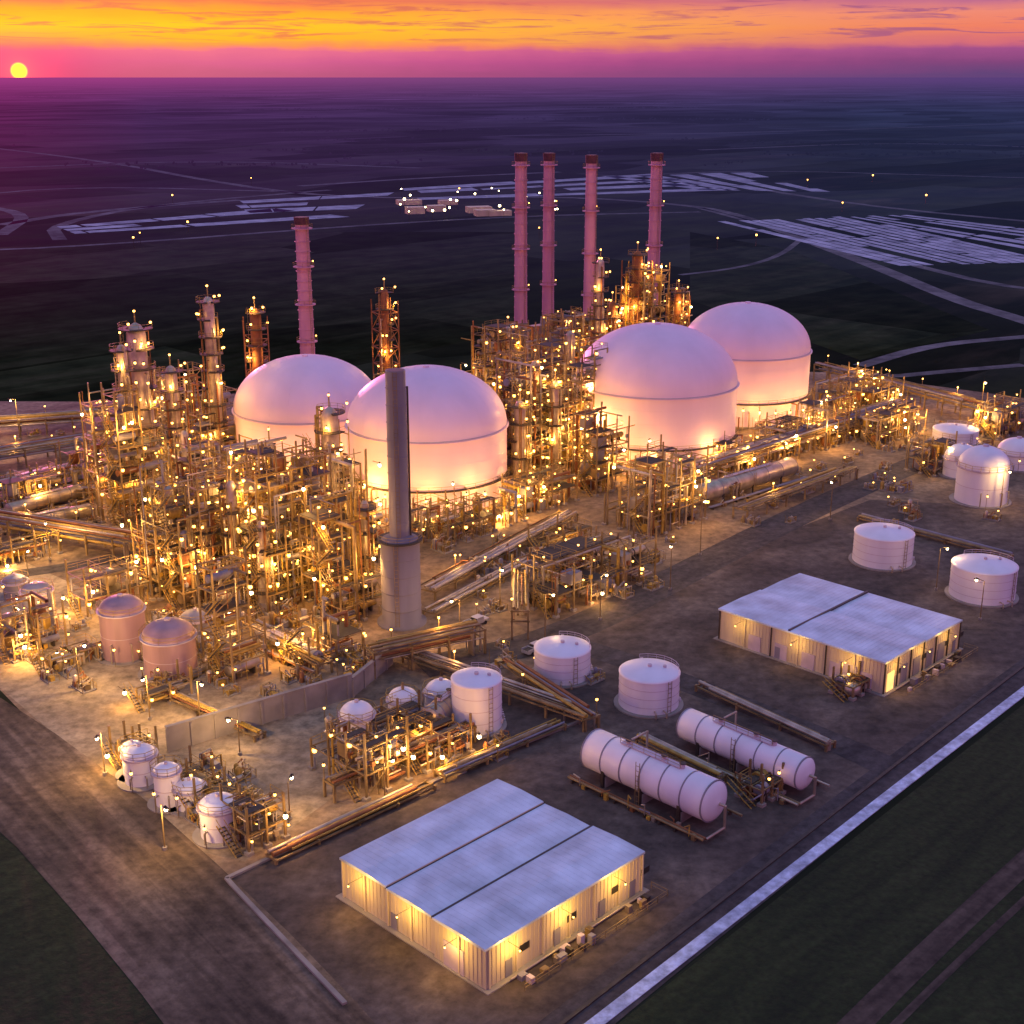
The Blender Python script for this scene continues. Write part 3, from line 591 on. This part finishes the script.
    for x in (.12,.45,.8): b.bulb(W*x,-1.9,zt-.7,.13,light=el,col=(1,.55,.1)); b.beam((W*x,-1.9,zt-.4),(W*x,0,zt-.4),.04,'dark_steel')
    for y in (.18,.5,.85): b.bulb(-2.3,D*y,zt-.7,.13,light=el,col=(1,.55,.1)); b.beam((-2.3,D*y,zt-.4),(0,D*y,zt-.4),.04,'dark_steel')
    for q in range(16):
        x=W*R.uniform(.1,.98); b.box(x,-1.2-R.random()*1.6,0,R.uniform(.4,1.3),R.uniform(.4,1.0),R.uniform(.4,1.3),R.choice(['painted_steel','grey_tank_paint','dark_steel','tank_seam','aluminium_cladding']))
    b.cyl((W*.1,-1.0,.5),(W*.95,-1.0,.5),.12,'aluminium_cladding')
    b.rail([(W*.1,-3.2),(W*.98,-3.2),(W+1.5,-3.2),(W+1.5,-.5)],0,'painted_steel',1)
    b.done('warehouse',f,th)
warehouse((488,990),(343,898),(642,892),944,3,'x',False)
warehouse((882,695),(715,641),(962,651),660,2,'y',True)

def wall(a,c,h):
    a=G(*a);c=G(*c);L=(c-a).length;b=B(); b.box(L/2,0,0,L,.5,h,'concrete'); b.box(L/2,0,h,L+.1,.7,.2,'concrete')
    for i in range(int(L/4)+1): b.box(min(i*4,L-.2),-.3,0,.4,.3,h-.1,'concrete')
    b.done('concrete_wall',a,math.atan2(c.y-a.y,c.x-a.x))
wall((168,752),(352,697),4.2); wall((352,697),(392,664),3.4)

def lamp_post(x,y,h=9,e=1400,col=(1,.57,.2)):
    c=G(x,y); b=B(); b.cyl((0,0,0),(0,0,.5),.35,'concrete'); b.cyl((0,0,.5),(0,0,h),.13,'painted_steel',8,.07)
    b.cyl((0,0,h),(1.3,0,h+.25),.06,'painted_steel'); b.box(1.5,0,h+.1,.9,.4,.18,'dark_steel'); b.bulb(1.5,0,h-.12,.28,'white_lamp_glass',light=e,col=col)
    b.done('street_lamp',c,R.uniform(0,6))
for a in [(628,545,22,3000),(645,535,22,0),(455,545,14,2200),(737,400,22,5500),(800,405,20,6500),(936,590,9,900),(1000,510,10,2600),(20,640,8,5500),(80,690,8,5000),(150,720,8,4500),(105,775,7,4500),(165,850,7,3500),(290,820,6,1800),
          (700,555,12,2400),(600,620,9,1900),(830,520,9,1500),(905,470,12,4500),(980,420,12,5000),(30,590,8,6000),(545,640,9,1400),(670,590,9,1000),(980,620,8,600),(500,610,9,2400),(460,640,8,1800),(700,520,10,3000),(385,800,6,1400),(240,755,6,2400),(50,560,8,6500),(140,640,8,4500),(200,720,7,3500),(20,440,12,5000)]: lamp_post(*a)

def truck(x,y,rot,m='vehicle_paint'):
    b=B(); b.box(0,0,.5,5.2,1.9,.55,m); b.box(.4,0,1.05,1.9,1.7,.65,m); b.box(.4,0,1.15,1.95,1.6,.42,'opening_dark'); b.box(-1.7,0,1.0,1.7,1.6,.06,'dark_steel')
    for s_ in (-1,1): b.box(-1.7,s_*.88,1.05,1.8,.12,.25,m)
    for sx in (-1.6,1.6):
        for s_ in (-1,1): b.cyl((sx,s_*.8,.38),(sx,s_*1.0,.38),.38,'tyre',14)
    b.done('pickup_truck',G(x,y),rot)
for a in [(535,652,TH),(476,625,TH)]: truck(*a)

def skid(x,y,s=1):
    b=B(); b.box(0,0,0,4*s,2.4*s,.25,'concrete'); b.box(-.8*s,0,.25,1.4*s,1*s,.9*s,R.choice(['grey_tank_paint','yellow_paint','painted_steel'])); b.cyl((0,0,.9*s),(1.6*s,0,.9*s),.38*s,R.choice(PIPES),12)
    b.lathe(1.4*s,.6*s,[(.45*s,.3),(.45*s,1.9*s),(.2*s,2.2*s),(.01,2.25*s)],R.choice(PIPES),12)
    for q in range(7): xx=R.uniform(-2,2)*s; b.path([(xx,-1*s,.3),(xx,-1*s,R.uniform(.8,2.6)*s),(xx,1*s,R.uniform(.8,2.2)*s),(xx,1*s,.3)],.09*s,R.choice(PIPES),6)
    b.rail([(-2*s,-1.2*s),(2*s,-1.2*s)],.25)
    b.cyl((-2*s,1.2*s,0),(-2*s,1.2*s,3*s),.06,'painted_steel'); 
    if R.random()<.65: b.bulb(-2*s,1.2*s,3.1*s,.2)
    b.done('pump_skid',G(x,y),TH+R.choice([0,math.pi/2]))
zones=[((160,610),(380,700),36),((0,620),(200,690),16),((480,530),(680,610),18),((170,765),(260,840),12),((330,710),(500,780),22),((440,560),(500,620),6),((700,470),(940,530),14),((0,430),(220,480),14),((500,640),(600,700),5),((880,430),(1024,540),14),((400,505),(520,560),12),((750,420),(1010,470),20)]
for (a,c,n) in zones:
    for _ in range(n): skid(R.uniform(a[0],c[0]),R.uniform(a[1],c[1]),R.uniform(.6,1.3))

# ---------------- sky
sx,sy,sz=(19-512)/F, CP-((71-512)/F)*SP, -SP-((71-512)/F)*CP
sd=Vector((sx,sy,sz)).normalized()
w=bpy.data.worlds.new('World'); bpy.context.scene.world=w; w.use_nodes=True; nt=w.node_tree; N=nt.nodes.new; L=nt.links.new
bg=nt.nodes['Background']
tc=N('ShaderNodeTexCoord'); sep=N('ShaderNodeSeparateXYZ'); L(tc.outputs['Generated'],sep.inputs[0])
def math_(op,a,b_=None,clamp=False):
    n=N('ShaderNodeMath'); n.operation=op; n.use_clamp=clamp
    for i,v in enumerate((a,b_)):
        if v is None: continue
        if isinstance(v,(int,float)): n.inputs[i].default_value=v
        else: L(v,n.inputs[i])
    return n.outputs[0]
def mapr(v,a,b_,c=0,d=1,sm=True):
    n=N('ShaderNodeMapRange'); n.interpolation_type='SMOOTHSTEP' if sm else 'LINEAR'; L(v,n.inputs[0])
    for i,q in enumerate((a,b_,c,d)): n.inputs[i+1].default_value=q
    return n.outputs[0]
def ramp(v,st):
    n=N('ShaderNodeValToRGB'); e=n.color_ramp.elements; e[0].position=st[0][0];e[0].color=(*st[0][1],1); e[1].position=st[-1][0];e[1].color=(*st[-1][1],1)
    for p,c in st[1:-1]: q=e.new(p); q.color=(*c,1)
    L(v,n.inputs[0]); return n.outputs[0]
def mix(f,a,b_,mode='MIX'):
    n=N('ShaderNodeMix'); n.data_type='RGBA'; n.blend_type=mode
    if isinstance(f,(int,float)): n.inputs[0].default_value=f
    else: L(f,n.inputs[0])
    for i,v in ((6,a),(7,b_)):
        if isinstance(v,tuple): n.inputs[i].default_value=(*v,1)
        else: L(v,n.inputs[i])
    return n.outputs[2]
z=sep.outputs[2]
mp=N('ShaderNodeMapping'); mp.inputs['Scale'].default_value=(9,9,110); L(tc.outputs['Generated'],mp.inputs[0])
cn=N('ShaderNodeTexNoise'); cn.inputs['Scale'].default_value=1; cn.inputs['Detail'].default_value=9; cn.inputs['Roughness'].default_value=.6; L(mp.outputs[0],cn.inputs['Vector'])
mp3=N('ShaderNodeMapping'); mp3.inputs['Scale'].default_value=(10,10,150); L(tc.outputs['Generated'],mp3.inputs[0])
cn2=N('ShaderNodeTexNoise'); cn2.inputs['Scale'].default_value=1.6; cn2.inputs['Detail'].default_value=10; cn2.inputs['Roughness'].default_value=.6; cn2.inputs['Distortion'].default_value=.8; L(mp3.outputs[0],cn2.inputs['Vector'])
mp4=N('ShaderNodeMapping'); mp4.inputs['Scale'].default_value=(45,45,90); L(tc.outputs['Generated'],mp4.inputs[0])
cn4=N('ShaderNodeTexNoise'); cn4.inputs['Scale'].default_value=1; cn4.inputs['Detail'].default_value=6; L(mp4.outputs[0],cn4.inputs['Vector'])
zz=math_('ADD',math_('ADD',z,math_('MULTIPLY',math_('SUBTRACT',cn.outputs[0],.5),.009)),math_('MULTIPLY',math_('SUBTRACT',cn4.outputs[0],.5),.005))
t=mapr(zz,0,.055,0,1,False)
warm=ramp(t,[(0,(.36,.04,.22)),(.15,(.5,.05,.28)),(.29,(.66,.09,.28)),(.345,(.95,.24,.08)),(.42,(1.0,.42,.015)),(.58,(1.0,.52,.012)),(.74,(1.0,.36,.015)),(.88,(.78,.13,.07)),(1,(.95,.34,.04))])
cool=ramp(t,[(0,(.10,.05,.19)),(.16,(.2,.05,.2)),(.31,(.34,.07,.25)),(.39,(.62,.13,.2)),(.55,(.85,.2,.13)),(.72,(.85,.24,.18)),(.9,(.48,.13,.28)),(1,(.4,.13,.32))])
lr=mapr(sep.outputs[0],-.2,.36)
low=mix(lr,warm,cool)
cl=mapr(cn2.outputs[0],.5,.64,0,.75)
low=mix(math_('MULTIPLY',cl,mapr(zz,.018,.026)),low,mix(lr,(.62,.09,.08),(.26,.07,.25)))
az=mapr(sep.outputs[1],-1,1)
up=ramp(z,[(0,(1.0,.22,.5)),(.18,(1.1,.34,.68)),(.42,(.72,.4,.82)),(.7,(.3,.44,.84)),(1,(.22,.46,.88))])
upb=ramp(z,[(0,(.85,.17,.5)),(.25,(.92,.27,.64)),(.5,(.52,.36,.78)),(1,(.22,.46,.88))])
upper=mix(az,upb,up)
col=mix(mapr(z,.055,.09),low,upper)
sky=N('ShaderNodeTexSky'); sky.sky_type='NISHITA'; sky.sun_disc=False; sky.sun_elevation=math.radians(3); sky.sun_rotation=math.atan2(sd.x,sd.y)
col=mix(.006,col,sky.outputs[0],'ADD')
ds=N('ShaderNodeVectorMath'); ds.operation='DISTANCE'; L(tc.outputs['Generated'],ds.inputs[0]); ds.inputs[1].default_value=sd
d=ds.outputs['Value']
g1=math_('EXPONENT',math_('MULTIPLY',d,-20.)); g2=math_('EXPONENT',math_('MULTIPLY',d,-85.)); disc=mapr(d,.0060,.0038)
col=mix(math_('MULTIPLY',math_('MULTIPLY',g1,.95,True),mapr(z,.035,.012)),col,(.8,.015,.2))
def scale(c,v):
    n=N('ShaderNodeVectorMath'); n.operation='SCALE'; n.inputs[0].default_value=c; L(v,n.inputs['Scale']); return n.outputs[0]
col=mix(1.0,col,scale((1.6,.2,.05),g2),'ADD'); col=mix(disc,col,(5,1.6,.1))
L(col,bg.inputs[0])
L(mapr(z,.05,.2,1.0,.8),bg.inputs[1])

sl=bpy.data.lights.new('sun','SUN'); sl.energy=1.6; sl.angle=math.radians(.6); sl.color=(1,.2,.42)
so=bpy.data.objects.new('sun',sl); bpy.context.collection.objects.link(so)
sv=Vector((sd.x,sd.y,0)).normalized()*math.cos(math.radians(4)); sv.z=math.sin(math.radians(4)); so.rotation_euler=sv.to_track_quat('Z','Y').to_euler()

cam=bpy.data.cameras.new('camera'); cam.sensor_width=36; cam.lens=36*F/1024; cam.clip_start=1; cam.clip_end=200000
co=bpy.data.objects.new('camera',cam); bpy.context.collection.objects.link(co); co.location=(0,0,H); co.rotation_euler=(math.pi/2-P,0,0)
s=bpy.context.scene; s.camera=co; s.view_settings.view_transform='Standard'; s.view_settings.look='None'; s.view_settings.exposure=0
print('lights',sum(1 for o in bpy.data.objects if o.type=='LIGHT'),'polys',sum(len(m.polygons) for m in bpy.data.meshes))
